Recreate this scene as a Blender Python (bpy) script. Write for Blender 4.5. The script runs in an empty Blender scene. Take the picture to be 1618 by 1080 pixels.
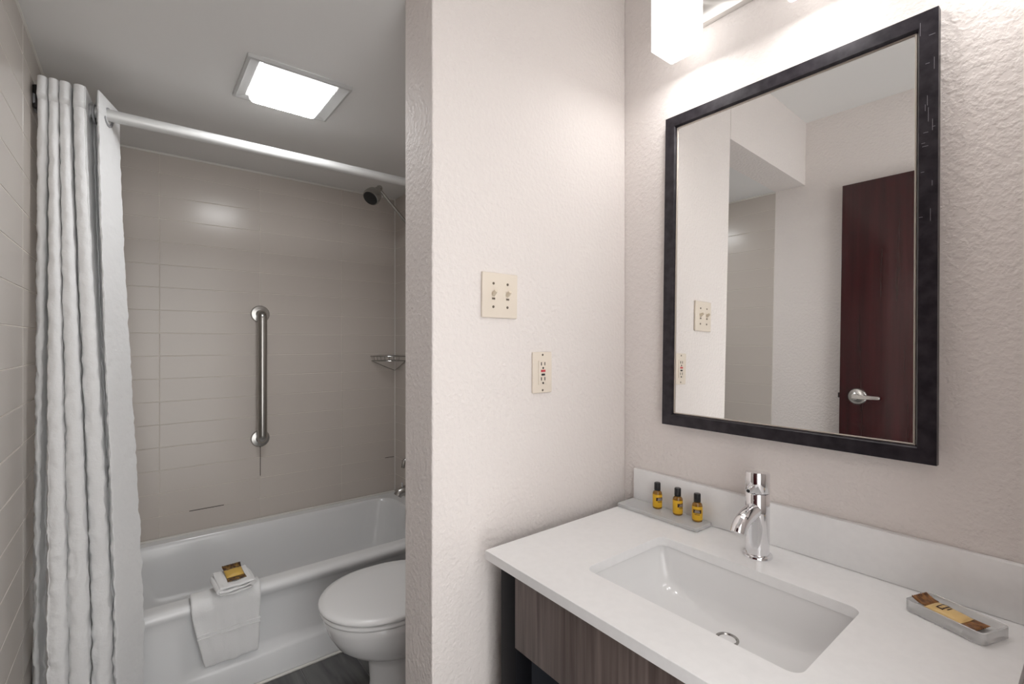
import bpy, bmesh, math, random
from mathutils import Vector, Matrix, noise
random.seed(7)
PI = math.pi
S = bpy.context.scene
C = S.collection

# ------------------------------------------------------------------ camera, world, exposure
cam_d = bpy.data.cameras.new('camera')
cam_d.sensor_width = 36.0
cam_d.lens = 36.0 * 751.0 / 1618.0
cam_d.clip_start = 0.02
cam = bpy.data.objects.new('camera', cam_d)
C.objects.link(cam)
cam.location = (0, 0, 1.30)
cam.rotation_euler = (PI / 2, 0, -math.atan(593.0 / 751.0))
S.camera = cam
S.view_settings.view_transform = 'Standard'
S.view_settings.look = 'None'
S.view_settings.exposure = 1.15
S.view_settings.gamma = 1.0
S.view_settings.use_curve_mapping = False
w = bpy.data.worlds.new('world')
S.world = w
w.use_nodes = True
w.node_tree.nodes['Background'].inputs[0].default_value = (1.0, 0.99, 0.98, 1)
w.node_tree.nodes['Background'].inputs[1].default_value = 1.5
VANITY_GLOW = 0.8      # glass sides of the vanity shades
VANITY_DOWN = 15.0     # open lower ends of the shades
CEIL_GLOW = 15.0

# ------------------------------------------------------------------ key dimensions (metres)
XL = -0.248            # left wall face
XR = 1.266             # mirror wall face
YP, YP2 = 1.000, 1.146  # partition faces
XP = 0.549             # free end of partition
YB = 2.780             # tiled wall behind tub
ZC, ZT = 2.52, 2.19    # main ceiling, lowered ceiling
CT = 0.792             # countertop height

# ------------------------------------------------------------------ materials
def mat(name, col, rough=0.5, metal=0.0, emit=None, es=0.0, trans=0.0, ior=1.45, coat=0.0, spec=None, sheen=0.0):
    m = bpy.data.materials.new(name)
    m.use_nodes = True
    b = m.node_tree.nodes['Principled BSDF']
    b.inputs['Base Color'].default_value = (*col, 1)
    b.inputs['Roughness'].default_value = rough
    b.inputs['Metallic'].default_value = metal
    b.inputs['Transmission Weight'].default_value = trans
    b.inputs['IOR'].default_value = ior
    b.inputs['Coat Weight'].default_value = coat
    b.inputs['Sheen Weight'].default_value = sheen
    if spec is not None:
        b.inputs['Specular IOR Level'].default_value = spec
    if emit:
        b.inputs['Emission Color'].default_value = (*emit, 1)
        b.inputs['Emission Strength'].default_value = es
    return m

def nd(m, t): return m.node_tree.nodes.new(t)
def lk(m, a, b): m.node_tree.links.new(a, b)

def vary(m, c1, c2, scale=(5, 5, 5), detail=3.0, lo=0.35, hi=0.65, nscale=1.0, dist=0.0):
    """soft procedural colour variation between two tones"""
    b = m.node_tree.nodes['Principled BSDF']
    tc = nd(m, 'ShaderNodeTexCoord'); mp = nd(m, 'ShaderNodeMapping')
    mp.inputs['Scale'].default_value = scale
    nz = nd(m, 'ShaderNodeTexNoise'); nz.inputs['Scale'].default_value = nscale
    nz.inputs['Detail'].default_value = detail; nz.inputs['Distortion'].default_value = dist
    cr = nd(m, 'ShaderNodeValToRGB')
    cr.color_ramp.elements[0].position = lo; cr.color_ramp.elements[0].color = (*c1, 1)
    cr.color_ramp.elements[1].position = hi; cr.color_ramp.elements[1].color = (*c2, 1)
    lk(m, tc.outputs['Object'], mp.inputs[0]); lk(m, mp.outputs[0], nz.inputs[0])
    lk(m, nz.outputs[0], cr.inputs[0]); lk(m, cr.outputs[0], b.inputs['Base Color'])

def bump(m, scale, strength, dist=0.002, detail=2.0, vor=None, ramp=None, mscale=(1, 1, 1)):
    b = m.node_tree.nodes['Principled BSDF']
    tc = nd(m, 'ShaderNodeTexCoord'); mp = nd(m, 'ShaderNodeMapping')
    mp.inputs['Scale'].default_value = mscale
    nz = nd(m, 'ShaderNodeTexNoise'); nz.inputs['Scale'].default_value = scale
    nz.inputs['Detail'].default_value = detail
    bp = nd(m, 'ShaderNodeBump'); bp.inputs['Strength'].default_value = strength
    bp.inputs['Distance'].default_value = dist
    lk(m, tc.outputs['Object'], mp.inputs[0]); lk(m, mp.outputs[0], nz.inputs[0])
    out = nz.outputs[0]
    if ramp:
        cr = nd(m, 'ShaderNodeValToRGB')
        cr.color_ramp.elements[0].position = ramp[0]; cr.color_ramp.elements[1].position = ramp[1]
        lk(m, out, cr.inputs[0]); out = cr.outputs[0]
    lk(m, out, bp.inputs['Height']); lk(m, bp.outputs[0], b.inputs['Normal'])

M = {}
M['paint'] = mat('cream_textured_paint', (0.80, 0.750, 0.722), 0.62)
bump(M['paint'], 85, 0.42, 0.003, 4.0, ramp=(0.40, 0.66))
M['ceiling'] = mat('ceiling_paint', (0.76, 0.75, 0.735), 0.8)
bump(M['ceiling'], 160, 0.12, 0.001)
M['tile'] = mat('beige_glazed_tile', (0.50, 0.45, 0.40), 0.22, spec=0.45)
vary(M['tile'], (0.555, 0.505, 0.465), (0.595, 0.545, 0.495), (1.4, 1.4, 1.4), 1.0)
bump(M['tile'], 14, 0.05, 0.002)
M['grout'] = mat('tile_grout', (0.68, 0.63, 0.57), 0.8)
M['dark_grout'] = mat('stained_grout', (0.05, 0.04, 0.03), 0.9)
M['caulk'] = mat('white_caulk', (0.68, 0.66, 0.62), 0.5)
M['plank'] = mat('grey_wood_look_tile', (0.10, 0.10, 0.10), 0.38)
vary(M['plank'], (0.055, 0.055, 0.057), (0.16, 0.158, 0.155), (14, 1.6, 1), 4.0, 0.3, 0.7, 1.6, 0.6)
M['floor_grout'] = mat('floor_grout', (0.38, 0.37, 0.36), 0.8)
M['porcelain'] = mat('white_porcelain', (0.80, 0.80, 0.80), 0.16, coat=0.3)
M['enamel'] = mat('tub_enamel', (0.78, 0.785, 0.79), 0.22, coat=0.25)
bump(M['enamel'], 6, 0.02, 0.002)
M['seat'] = mat('toilet_seat_plastic', (0.80, 0.80, 0.80), 0.25)
M['quartz'] = mat('white_quartz', (0.88, 0.88, 0.88), 0.28)
vary(M['quartz'], (0.87, 0.87, 0.87), (0.89, 0.89, 0.89), (60, 60, 60), 2.0)
M['sink'] = mat('sink_ceramic', (0.86, 0.86, 0.86), 0.12, coat=0.3)
M['chrome'] = mat('chrome', (0.86, 0.86, 0.88), 0.06, 1.0)
M['steel'] = mat('brushed_steel', (0.42, 0.41, 0.39), 0.24, 1.0)
bump(M['steel'], 300, 0.05, 0.0005, 1.0)
M['nickel'] = mat('satin_nickel', (0.70, 0.69, 0.67), 0.3, 1.0)
M['rod'] = mat('satin_aluminium', (0.66, 0.66, 0.65), 0.5, 0.35)
M['dark_steel'] = mat('dark_metal', (0.05, 0.045, 0.045), 0.4, 0.6)
M['black'] = mat('black_powder_coat', (0.006, 0.006, 0.008), 0.5, spec=0.2)
M['navy'] = mat('dark_slate_panel', (0.018, 0.020, 0.026), 0.5)
M['wood'] = mat('grey_brown_laminate', (0.16, 0.12, 0.11), 0.5)
vary(M['wood'], (0.085, 0.062, 0.056), (0.205, 0.165, 0.150), (1, 60, 2.2), 5.0, 0.28, 0.72, 1.3, 0.4)
bump(M['wood'], 40, 0.08, 0.0006, 3.0, mscale=(1, 6, 0.2))
M['frame'] = mat('dark_crosshatch_frame', (0.018, 0.015, 0.020), 0.34, 0.2, spec=0.5)
vary(M['frame'], (0.012, 0.010, 0.014), (0.035, 0.030, 0.037), (40, 40, 40), 3.0)
bump(M['frame'], 120, 0.06, 0.0004, 1.0, mscale=(1, 1, 4))
M['bead'] = mat('frame_bead_silver', (0.55, 0.50, 0.45), 0.35, 0.7)
M['scratch'] = mat('pale_scratch', (0.30, 0.29, 0.32), 0.4, 0.4)
M['mirror'] = mat('mirror_glass', (0.90, 0.905, 0.90), 0.0, 1.0)
M['door'] = mat('mahogany_veneer', (0.045, 0.012, 0.013), 0.22, coat=0.25)
vary(M['door'], (0.030, 0.0055, 0.0065), (0.054, 0.009, 0.011), (3, 30, 1.2), 4.0, 0.3, 0.7)
M['jamb'] = mat('door_jamb_paint', (0.62, 0.57, 0.53), 0.5)
M['plate'] = mat('ivory_plastic', (0.78, 0.70, 0.60), 0.35)
M['ivory2'] = mat('ivory_toggle', (0.70, 0.61, 0.48), 0.35)
M['slot'] = mat('dark_slot', (0.02, 0.018, 0.015), 0.7)
M['red'] = mat('reset_red', (0.55, 0.06, 0.07), 0.4)
M['blackp'] = mat('black_plastic', (0.012, 0.012, 0.013), 0.32)
M['screw'] = mat('screw_head', (0.16, 0.13, 0.10), 0.4, 0.5)
M['curtain'] = mat('white_curtain_fabric', (0.80, 0.80, 0.80), 0.75, sheen=0.2)
bump(M['curtain'], 38, 0.5, 0.008, 3.0)
M['ring'] = mat('grey_ring_plastic', (0.30, 0.30, 0.31), 0.4)
M['terry'] = mat('white_terry', (0.82, 0.82, 0.82), 0.95, sheen=0.4)
bump(M['terry'], 420, 0.6, 0.002, 2.0)
M['acrylic'] = mat('clear_acrylic', (0.98, 0.985, 0.985), 0.18, trans=0.65, ior=1.22)
M['amber'] = mat('amber_bottle', (0.22, 0.10, 0.005), 0.12, coat=0.5)
M['yellow'] = mat('yellow_label', (0.72, 0.42, 0.02), 0.45)
M['brown'] = mat('dark_brown_print', (0.045, 0.016, 0.010), 0.5)
M['printl'] = mat('pale_print', (0.60, 0.52, 0.45), 0.5)
M['cream'] = mat('cream_wrapper', (0.80, 0.56, 0.24), 0.35)
M['gold'] = mat('gold_wrapper', (0.62, 0.40, 0.09), 0.35)
M['foil'] = mat('brown_wrapper_end', (0.22, 0.085, 0.025), 0.3)
vary(M['foil'], (0.10, 0.035, 0.012), (0.34, 0.15, 0.04), (120, 120, 120), 2.0)
M['foild'] = mat('dark_wrapper_end', (0.08, 0.03, 0.01), 0.3)
vary(M['foild'], (0.035, 0.012, 0.006), (0.30, 0.16, 0.03), (90, 90, 90), 2.0, 0.42, 0.7)
M['shade'] = mat('lit_frosted_glass', (0.9, 0.9, 0.9), 0.4, emit=(1.0, 0.98, 0.96), es=VANITY_GLOW)
M['shade_end'] = mat('lit_shade_opening', (0.9, 0.9, 0.9), 0.4, emit=(1.0, 0.98, 0.96), es=VANITY_DOWN)
M['lens'] = mat('lit_diffuser', (0.9, 0.9, 0.9), 0.5, emit=(0.98, 0.99, 1.0), es=CEIL_GLOW)
M['lens_side'] = mat('dim_diffuser_side', (0.85, 0.85, 0.85), 0.5, emit=(0.98, 0.99, 1.0), es=0.4)
M['fix'] = mat('white_fixture_trim', (0.50, 0.50, 0.49), 0.5)
M['shower_face'] = mat('shower_rubber', (0.01, 0.01, 0.01), 0.6)

# ------------------------------------------------------------------ mesh helpers
def nb(): return bmesh.new()

def box(bm, x0, x1, y0, y1, z0, z1, bev=0.0, seg=2):
    r = bmesh.ops.create_cube(bm, size=1.0)
    vs = r['verts']
    for v in vs:
        v.co = Vector(((x0 + x1) / 2 + v.co.x * (x1 - x0), (y0 + y1) / 2 + v.co.y * (y1 - y0), (z0 + z1) / 2 + v.co.z * (z1 - z0)))
    if bev > 0:
        es = list({e for v in vs for e in v.link_edges})
        bmesh.ops.bevel(bm, geom=es, offset=bev, segments=seg, profile=0.5, affect='EDGES')
    return bm

def lathe(bm, prof, n=32, mtx=None):
    rings = []
    for r, z in prof:
        if r < 1e-6:
            rings.append([bm.verts.new((0, 0, z))])
        else:
            rings.append([bm.verts.new((r * math.cos(2 * PI * k / n), r * math.sin(2 * PI * k / n), z)) for k in range(n)])
    for a, b in zip(rings, rings[1:]):
        if len(a) == 1 and len(b) == 1: continue
        for k in range(n):
            q = (k + 1) % n
            if len(a) == 1: bm.faces.new((a[0], b[q], b[k]))
            elif len(b) == 1: bm.faces.new((a[k], a[q], b[0]))
            else: bm.faces.new((a[k], a[q], b[q], b[k]))
    if mtx is not None:
        bmesh.ops.transform(bm, matrix=mtx, verts=[v for rg in rings for v in rg])
    return bm

def tube(bm, pts, rad, n=12, caps=True):
    pts = [Vector(p) for p in pts]
    rs = rad if isinstance(rad, (list, tuple)) else [rad] * len(pts)
    rings = []
    up = None
    for i, p in enumerate(pts):
        t = (pts[min(i + 1, len(pts) - 1)] - pts[max(i - 1, 0)]).normalized()
        if up is None:
            up = Vector((0, 0, 1)) if abs(t.z) < 0.9 else Vector((1, 0, 0))
        a = t.cross(up).normalized(); b = a.cross(t).normalized(); up = b
        rings.append([bm.verts.new(p + rs[i] * (math.cos(2 * PI * k / n) * a + math.sin(2 * PI * k / n) * b)) for k in range(n)])
    for a, b in zip(rings, rings[1:]):
        for k in range(n):
            q = (k + 1) % n
            bm.faces.new((a[k], a[q], b[q], b[k]))
    if caps:
        bm.faces.new(rings[0][::-1]); bm.faces.new(rings[-1])
    return bm

def loft(bm, loops, cap0=False, cap1=False, closed=True):
    rows = [[bm.verts.new(p) for p in lp] for lp in loops]
    n = len(rows[0])
    for a, b in zip(rows, rows[1:]):
        for k in range(n if closed else n - 1):
            q = (k + 1) % n
            bm.faces.new((a[k], a[q], b[q], b[k]))
    if cap0: bm.faces.new(rows[0][::-1])
    if cap1: bm.faces.new(rows[-1])
    return rows

def rr(x0, x1, y0, y1, r, z, nc=6, nx=1, ny=1):
    """rounded rectangle loop, counter-clockwise, same count for same nc/nx/ny"""
    out = []
    cs = [(x1 - r, y0 + r, -PI / 2), (x1 - r, y1 - r, 0), (x0 + r, y1 - r, PI / 2), (x0 + r, y0 + r, PI)]
    starts = [(x0 + r, y0), (x1, y0 + r), (x1 - r, y1), (x0, y1 - r)]
    ends = [(x1 - r, y0), (x1, y1 - r), (x0 + r, y1), (x0, y0 + r)]
    for i in range(4):
        m = nx if i % 2 == 0 else ny
        sx, sy = starts[i]; ex, ey = ends[i]
        for k in range(m):
            f = k / m
            out.append(Vector((sx + (ex - sx) * f, sy + (ey - sy) * f, z)))
        cx, cy, a0 = cs[i]
        for k in range(nc):
            a = a0 + PI / 2 * k / nc
            out.append(Vector((cx + r * math.cos(a), cy + r * math.sin(a), z)))
    return out

def axis_mtx(p, d):
    """matrix taking local z to direction d at point p"""
    return Matrix.Translation(Vector(p)) @ Vector(d).normalized().to_track_quat('Z', 'Y').to_matrix().to_4x4()

def finish(bm, name, material, smooth=True, angle=40):
    bmesh.ops.recalc_face_normals(bm, faces=bm.faces[:])
    me = bpy.data.meshes.new(name)
    bm.to_mesh(me); bm.free()
    me.materials.append(material)
    if smooth:
        me.polygons.foreach_set('use_smooth', [True] * len(me.polygons))
        me.set_sharp_from_angle(angle=math.radians(angle))
    return me

ORG = {}
def thing(name, label, cat, loc=(0, 0, 0), rot=(0, 0, 0), group=None, local=False):
    o = bpy.data.objects.new(name, None)
    o.empty_display_size = 0.05
    C.objects.link(o)
    o.location = loc; o.rotation_euler = rot
    o['label'] = label; o['category'] = cat
    if group: o['group'] = group
    ORG[o.name] = Vector((0, 0, 0)) if local else Vector(loc)
    return o

def part(name, bm, m, parent, smooth=True, angle=40, label=None, kind=None):
    """a child mesh; its shape is given in the coordinates of its thing"""
    org = ORG[parent.name]
    if org.length > 0:
        bmesh.ops.translate(bm, vec=-org, verts=bm.verts[:])
    o = bpy.data.objects.new(name, finish(bm, name, M[m], smooth, angle))
    C.objects.link(o); o.parent = parent
    ORG[o.name] = org
    if label: o['label'] = label
    if kind: o['kind'] = kind
    return o

def single(name, bm, m, label, cat, smooth=True, angle=40, group=None):
    vs = bm.verts
    lo = Vector((min(v.co.x for v in vs), min(v.co.y for v in vs), min(v.co.z for v in vs)))
    hi = Vector((max(v.co.x for v in vs), max(v.co.y for v in vs), max(v.co.z for v in vs)))
    org = Vector(((lo.x + hi.x) / 2, (lo.y + hi.y) / 2, lo.z))
    bmesh.ops.translate(bm, vec=-org, verts=bm.verts[:])
    o = bpy.data.objects.new(name, finish(bm, name, M[m], smooth, angle))
    C.objects.link(o); o.location = org
    o['label'] = label; o['category'] = cat
    if group: o['group'] = group
    ORG[o.name] = org
    return o

def struct(name, bm, m, label, cat, parent=None, smooth=False):
    o = bpy.data.objects.new(name, finish(bm, name, M[m], smooth))
    C.objects.link(o)
    ORG[o.name] = Vector((0, 0, 0))
    if parent: o.parent = parent
    else:
        o['kind'] = 'structure'; o['label'] = label; o['category'] = cat
    return o

def sst(a, b, x):
    """smooth step from a to b"""
    t = max(0.0, min(1.0, (x - a) / (b - a)))
    return t * t * (3 - 2 * t)

# ------------------------------------------------------------------ room shell
fl = struct('floor', box(nb(), -0.40, 1.40, -0.55, 2.90, -0.10, -0.004), 'floor_grout', 'dark grey wood-look plank tile floor', 'floor')
struct('ceiling', box(nb(), -0.40, 1.40, -0.55, YP, ZC, ZC + 0.1), 'ceiling', 'plain painted ceiling above the vanity', 'ceiling')
struct('ceiling_bath', box(nb(), -0.40, 1.40, YP2, 2.90, ZT, ZT + 0.1), 'ceiling', 'lowered grey painted ceiling over toilet and tub', 'ceiling')
struct('wall_left', box(nb(), XL - 0.12, XL, -0.55, YP2, -0.1, ZC), 'paint', 'cream painted wall behind the open door', 'wall')
wl = struct('wall_tiled_left', box(nb(), XL - 0.12, XL - 0.0002, YP2, 2.90, -0.1, ZT), 'grout', 'tiled wall beside the shower curtain', 'wall')
wb = struct('wall_tiled_back', box(nb(), XL - 0.12, XR + 0.12, YB + 0.0002, YB + 0.12, -0.1, ZT), 'grout', 'beige tiled wall behind the bathtub', 'wall')
struct('wall_right', box(nb(), XR, XR + 0.12, -0.55, 2.00, -0.1, ZC), 'paint', 'textured cream wall behind mirror and vanity', 'wall')
wr = struct('wall_tiled_right', box(nb(), XR + 0.0002, XR + 0.12, 2.00, 2.90, -0.1, ZT), 'grout', 'tiled wall behind the shower head', 'wall')
struct('wall_partition', box(nb(), XP, XR, YP, YP2, -0.1, ZC, 0.004, 2), 'paint', 'textured cream partition wall carrying switch and outlet', 'wall')
struct('wall_header', box(nb(), XL, XP, YP, YP2, ZT - 0.002, ZC), 'paint', 'cream header above the opening to the tub', 'wall')
bm = nb()
box(bm, 0.72, XR, -0.20, -0.08, -0.1, ZC)
box(bm, XL, 0.72, -0.20, -0.08, 2.15, ZC)
struct('wall_entry', bm, 'paint', 'cream wall with the entry doorway', 'wall')
struct('trim_1', box(nb(), 0.69, 0.72, -0.205, -0.075, -0.002, 2.15, 0.003), 'jamb', 'painted door jamb of the entry doorway', 'trim')
struct('trim_2', box(nb(), XL, 0.69, -0.205, -0.075, 2.128, 2.15, 0.003), 'jamb', 'painted head jamb of the entry doorway', 'trim')

# ---- wall tiles: stacked bond, each tile a piece of its own
TH, TW, GAP = 0.1077, 0.4255, 0.0020
_tm = {}
def tile_mesh(wd, ht):
    k = (round(wd, 4), round(ht, 4))
    if k not in _tm:
        bm = nb(); box(bm, -k[0] / 2, k[0] / 2, -0.004, 0.004, -k[1] / 2, k[1] / 2)
        top = [f for f in bm.faces if f.normal.y < -0.5]
        es = [e for f in top for e in f.edges]
        bmesh.ops.bevel(bm, geom=es, offset=0.0013, segments=1, affect='EDGES')
        _tm[k] = finish(bm, 'tile', M['tile'], False)
    return _tm[k]

def tile_wall(wall, place, segs, rotz):
    z = 0.372
    while z < ZT - 0.012:
        z1 = min(z + TH, ZT)
        for a, b in segs:
            o = bpy.data.objects.new('tile', tile_mesh(b - a - GAP, z1 - z - GAP))
            C.objects.link(o); o.parent = wall
            p = place((a + b) / 2)
            o.location = (p[0], p[1], (z + z1) / 2)
            o.rotation_euler = (random.uniform(-.0012, .0012), 0, rotz + random.uniform(-.0012, .0012))
        z = z1
    return
bx = [XL, 0.084, 0.5095, 0.935, XR]
tile_wall(wb, lambda u: (u, YB + 0.003), list(zip(bx, bx[1:])), 0)
ly = [YP2, 1.445, 1.870, 2.295, 2.720, YB - 0.001]
tile_wall(wl, lambda u: (XL - 0.003, u), list(zip(ly, ly[1:])), PI / 2)
ry = [2.0, 2.355, YB - 0.001]
tile_wall(wr, lambda u: (XR + 0.003, u), list(zip(ry, ry[1:])), -PI / 2)
# left wall goes down to the floor in front of the tub
z = 0.372
while z > 0.01:
    z0 = max(z - TH, 0.0)
    for a, b in [(YP2, 1.445), (1.445, 1.870), (1.870, 2.018)]:
        o = bpy.data.objects.new('tile', tile_mesh(b - a - GAP, z - z0 - GAP))
        C.objects.link(o); o.parent = wl
        o.location = (XL - 0.003, (a + b) / 2, (z + z0) / 2); o.rotation_euler = (0, 0, PI / 2)
    z = z0
# dark cracks where the grout has gone from the joints behind the tub
bm = nb()
box(bm, 0.20, 0.345, YB - 0.0012, YB + 0.001, 0.372 + TH - 0.0014, 0.372 + TH + 0.0014)
struct('grout_crack', bm, 'dark_grout', '', '', wb)
bm = nb()
box(bm, 1.20, 1.258, YB - 0.0012, YB + 0.001, 0.372 + 2 * TH - 0.0014, 0.372 + 2 * TH + 0.0014)
struct('grout_crack', bm, 'dark_grout', '', '', wb)
bm = nb()
box(bm, 0.5083, 0.5107, YB - 0.0012, YB + 0.001, 0.372 + 2.1 * TH, 0.75)
struct('grout_crack', bm, 'dark_grout', '', '', wb)
# caulk beads
bm = nb(); tube(bm, [(XL, YB - 0.001, ZT - 0.002), (XR, YB - 0.001, ZT - 0.002)], 0.006, 8)
struct('trim_3', bm, 'caulk', 'white caulk bead between tiled wall and lowered ceiling', 'trim', smooth=True)
bm = nb(); tube(bm, [(XL + 0.001, 1.146, ZT - 0.002), (XL + 0.001, YB, ZT - 0.002)], 0.005, 8)
struct('trim_4', bm, 'caulk', 'white caulk bead along ceiling above left tiles', 'trim', smooth=True)
bm = nb(); tube(bm, [(XR - 0.001, YB - 0.001, 0.38), (XR - 0.001, YB - 0.001, ZT)], 0.005, 8)
struct('trim_5', bm, 'caulk', 'upright caulk bead in the corner by the wire basket', 'trim', smooth=True)
bm = nb(); tube(bm, [(XL, 2.014, 0.001), (XR, 2.014, 0.001)], 0.006, 8)
struct('trim_6', bm, 'caulk', 'pale caulk bead along floor at the tub apron', 'trim', smooth=True)

# ---- floor planks running towards the tub
PW, PL = 0.20, 1.2
_pm = {}
def plank_mesh(wd, ln):
    k = (round(wd, 3), round(ln, 3))
    if k not in _pm:
        bm = nb(); box(bm, -k[0] / 2, k[0] / 2, -k[1] / 2, k[1] / 2, -0.004, 0.0)
        _pm[k] = finish(bm, 'plank', M['plank'], False)
    return _pm[k]
col = 0
x = XL - 0.04
while x < XR:
    x1 = min(x + PW, XR)
    x0 = max(x, XL)
    y = -0.55 - (col * 0.43) % PL
    while y < 2.0:
        a, b = max(y, -0.55), min(y + PL, 2.005)
        if b - a > 0.03:
            cuts = [(a, b)]
            o = bpy.data.objects.new('plank', plank_mesh(x1 - x0 - 0.003, b - a - 0.003))
            C.objects.link(o); o.parent = fl
            o.location = ((x0 + x1) / 2, (a + b) / 2, 0.0)
        y += PL
    x += PW; col += 1

# ------------------------------------------------------------------ bathtub
tub = thing('bathtub', 'white enamel bathtub with recessed apron along the tiled wall', 'bathtub', (0.51, 2.40, 0))
NX, NY = 60, 16
def tl(z, yf, r=0.004):
    lp = rr(XL + 0.001, XR - 0.001, yf, YB - 0.004, r, z, 4, NX, NY)
    return lp
def apron(z, d):
    """loop whose front is set back by d within the recessed panel"""
    lp = tl(z, 2.022)
    for v in lp:
        if v.y < 2.06:
            v.y = 2.022 + d * sst(0.11, 0.20, v.x)
    return lp
loops = [tl(0.0, 2.022), apron(0.095, 0.0), apron(0.106, 0.006), apron(0.124, 0.026), apron(0.14, 0.030), apron(0.28, 0.030),
         apron(0.305, 0.024), apron(0.325, 0.008), tl(0.338, 2.016), tl(0.350, 2.0125), tl(0.360, 2.0145), tl(0.368, 2.022), tl(0.3715, 2.034), tl(0.372, 2.05)]
def inn(z, x0, x1, y0, y1, r): return rr(x0, x1, y0, y1, r, z, 4, NX, NY)
part('apron_and_rim', (lambda b: (loft(b, loops + [inn(0.3715, -0.165, 1.20, 2.082, 2.716, 0.10)]), b)[1])(nb()), 'enamel', tub)
basin = [inn(0.3715, -0.165, 1.20, 2.082, 2.716, 0.10), inn(0.366, -0.157, 1.194, 2.092, 2.710, 0.10), inn(0.350, -0.150, 1.189, 2.100, 2.705, 0.10),
         inn(0.25, -0.105, 1.175, 2.118, 2.690, 0.11), inn(0.15, -0.06, 1.160, 2.138, 2.670, 0.12), inn(0.10, -0.02, 1.145, 2.165, 2.645, 0.13),
         inn(0.075, 0.04, 1.11, 2.205, 2.605, 0.14), inn(0.065, 0.12, 1.05, 2.26, 2.55, 0.14)]
part('basin', (lambda b: (loft(b, basin, cap1=True), b)[1])(nb()), 'enamel', tub)
bm = nb(); tube(bm, [(XL + 0.01, YB - 0.009, 0.374), (XR - 0.01, YB - 0.009, 0.374)], 0.0075, 8)
part('caulk_bead', bm, 'caulk', tub)
bm = nb(); lathe(bm, [(0, 0.004), (0.024, 0.004), (0.028, 0.0), (0.028, -0.004)], 24, Matrix.Translation((1.0, 2.40, 0.067)))
part('drain', bm, 'chrome', tub)
bm = nb(); lathe(bm, [(0, 0.008), (0.03, 0.007), (0.037, 0.0)], 24, axis_mtx((1.176, 2.40, 0.27), (-1, 0, 0.1)))
part('overflow_plate', bm, 'chrome', tub)

# ------------------------------------------------------------------ tub spout, valve handle, shower head
sp = thing('tub_spout', 'dark chrome tub spout low on the tiled wall', 'faucet', (XR, 2.40, 0.46))
bm = nb()
tube(bm, [(XR, 2.40, 0.492), (1.20, 2.40, 0.494), (1.15, 2.40, 0.492), (1.118, 2.40, 0.484), (1.106, 2.40, 0.468)], [0.026, 0.026, 0.026, 0.025, 0.022], 20)
part('spout_body', bm, 'steel', sp)
bm = nb(); tube(bm, [(1.135, 2.40, 0.512), (1.135, 2.40, 0.532)], 0.005, 10); lathe(bm, [(0, 0.008), (0.007, 0.006), (0.007, 0.0), (0, 0)], 12, Matrix.Translation((1.135, 2.40, 0.530)))
part('diverter_knob', bm, 'chrome', sp)
vh = thing('shower_valve', 'chrome lever shower valve above the tub spout', 'faucet', (XR, 2.40, 0.60))
bm = nb(); lathe(bm, [(0.075, 0), (0.075, 0.004), (0.06, 0.012), (0.03, 0.016), (0.03, 0.05), (0.024, 0.055), (0, 0.055)], 32, axis_mtx((XR, 2.40, 0.66), (-1, 0, 0)))
part('escutcheon', bm, 'steel', vh)
bm = nb(); tube(bm, [(1.215, 2.40, 0.66), (1.165, 2.40, 0.66), (1.143, 2.40, 0.648), (1.138, 2.40, 0.615)], [0.014, 0.014, 0.012, 0.010], 14)
part('lever', bm, 'steel', vh)

sh = thing('shower', 'round chrome shower head on an angled arm', 'shower', (XR, 2.40, 1.86))
bm = nb(); lathe(bm, [(0.03, 0), (0.03, 0.003), (0.018, 0.012), (0.011, 0.014)], 24, axis_mtx((XR, 2.40, 1.865), (-1, 0, 0)))
part('wall_flange', bm, 'chrome', sh)
bm = nb(); tube(bm, [(XR, 2.40, 1.865), (1.245, 2.40, 1.872), (1.225, 2.40, 1.888), (1.02, 2.40, 2.088), (1.005, 2.40, 2.102)], 0.0085, 12)
part('arm', bm, 'steel', sh)
hd = Vector((-0.62, -0.30, -0.72)).normalized()
j = Vector((1.003, 2.40, 2.108))
bm = nb(); lathe(bm, [(0, -0.018), (0.012, -0.014), (0.016, -0.004), (0.012, 0.006), (0.017, 0.010), (0.019, 0.020), (0.016, 0.026), (0.013, 0.03)], 24, axis_mtx(j, hd))
part('ball_joint', bm, 'steel', sh)
bm = nb(); lathe(bm, [(0.012, 0.028), (0.026, 0.036), (0.038, 0.050), (0.043, 0.068), (0.044, 0.086), (0.042, 0.094), (0.038, 0.095)], 32, axis_mtx(j, hd))
hs = part('head', bm, 'steel', sh)
bm = nb(); lathe(bm, [(0.039, 0.092), (0.036, 0.098), (0, 0.099)], 32, axis_mtx(j, hd))
part('spray_face', bm, 'shower_face', hs, label='black rubber spray face')

# ------------------------------------------------------------------ grab bar
gb = thing('grab_bar', 'upright brushed steel grab bar on the tiled wall', 'grab bar', (0.509, YB, 0.795))
gy = YB - 0.058
for zz in (0.795, 1.446):
    bm = nb(); lathe(bm, [(0.045, 0.0), (0.045, 0.004), (0.041, 0.010), (0.022, 0.0125)], 28, axis_mtx((0.509, YB, zz), (0, -1, 0)))
    part('flange', bm, 'steel', gb)
pts = [(0.509, YB, 0.795), (0.509, gy + 0.024, 0.795)]
for k in range(1, 7):
    a = PI / 2 * k / 6
    pts.append((0.509, gy + 0.024 - 0.024 * math.sin(a), 0.795 + 0.024 * (1 - math.cos(a))))
for k in range(0, 7):
    a = PI / 2 * k / 6
    pts.append((0.509, gy + 0.024 - 0.024 * math.cos(a), 1.446 - 0.024 * (1 - math.sin(a))))
pts += [(0.509, YB, 1.446)]
bm = nb(); tube(bm, pts, 0.0225, 20)
part('bar', bm, 'steel', gb)

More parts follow.
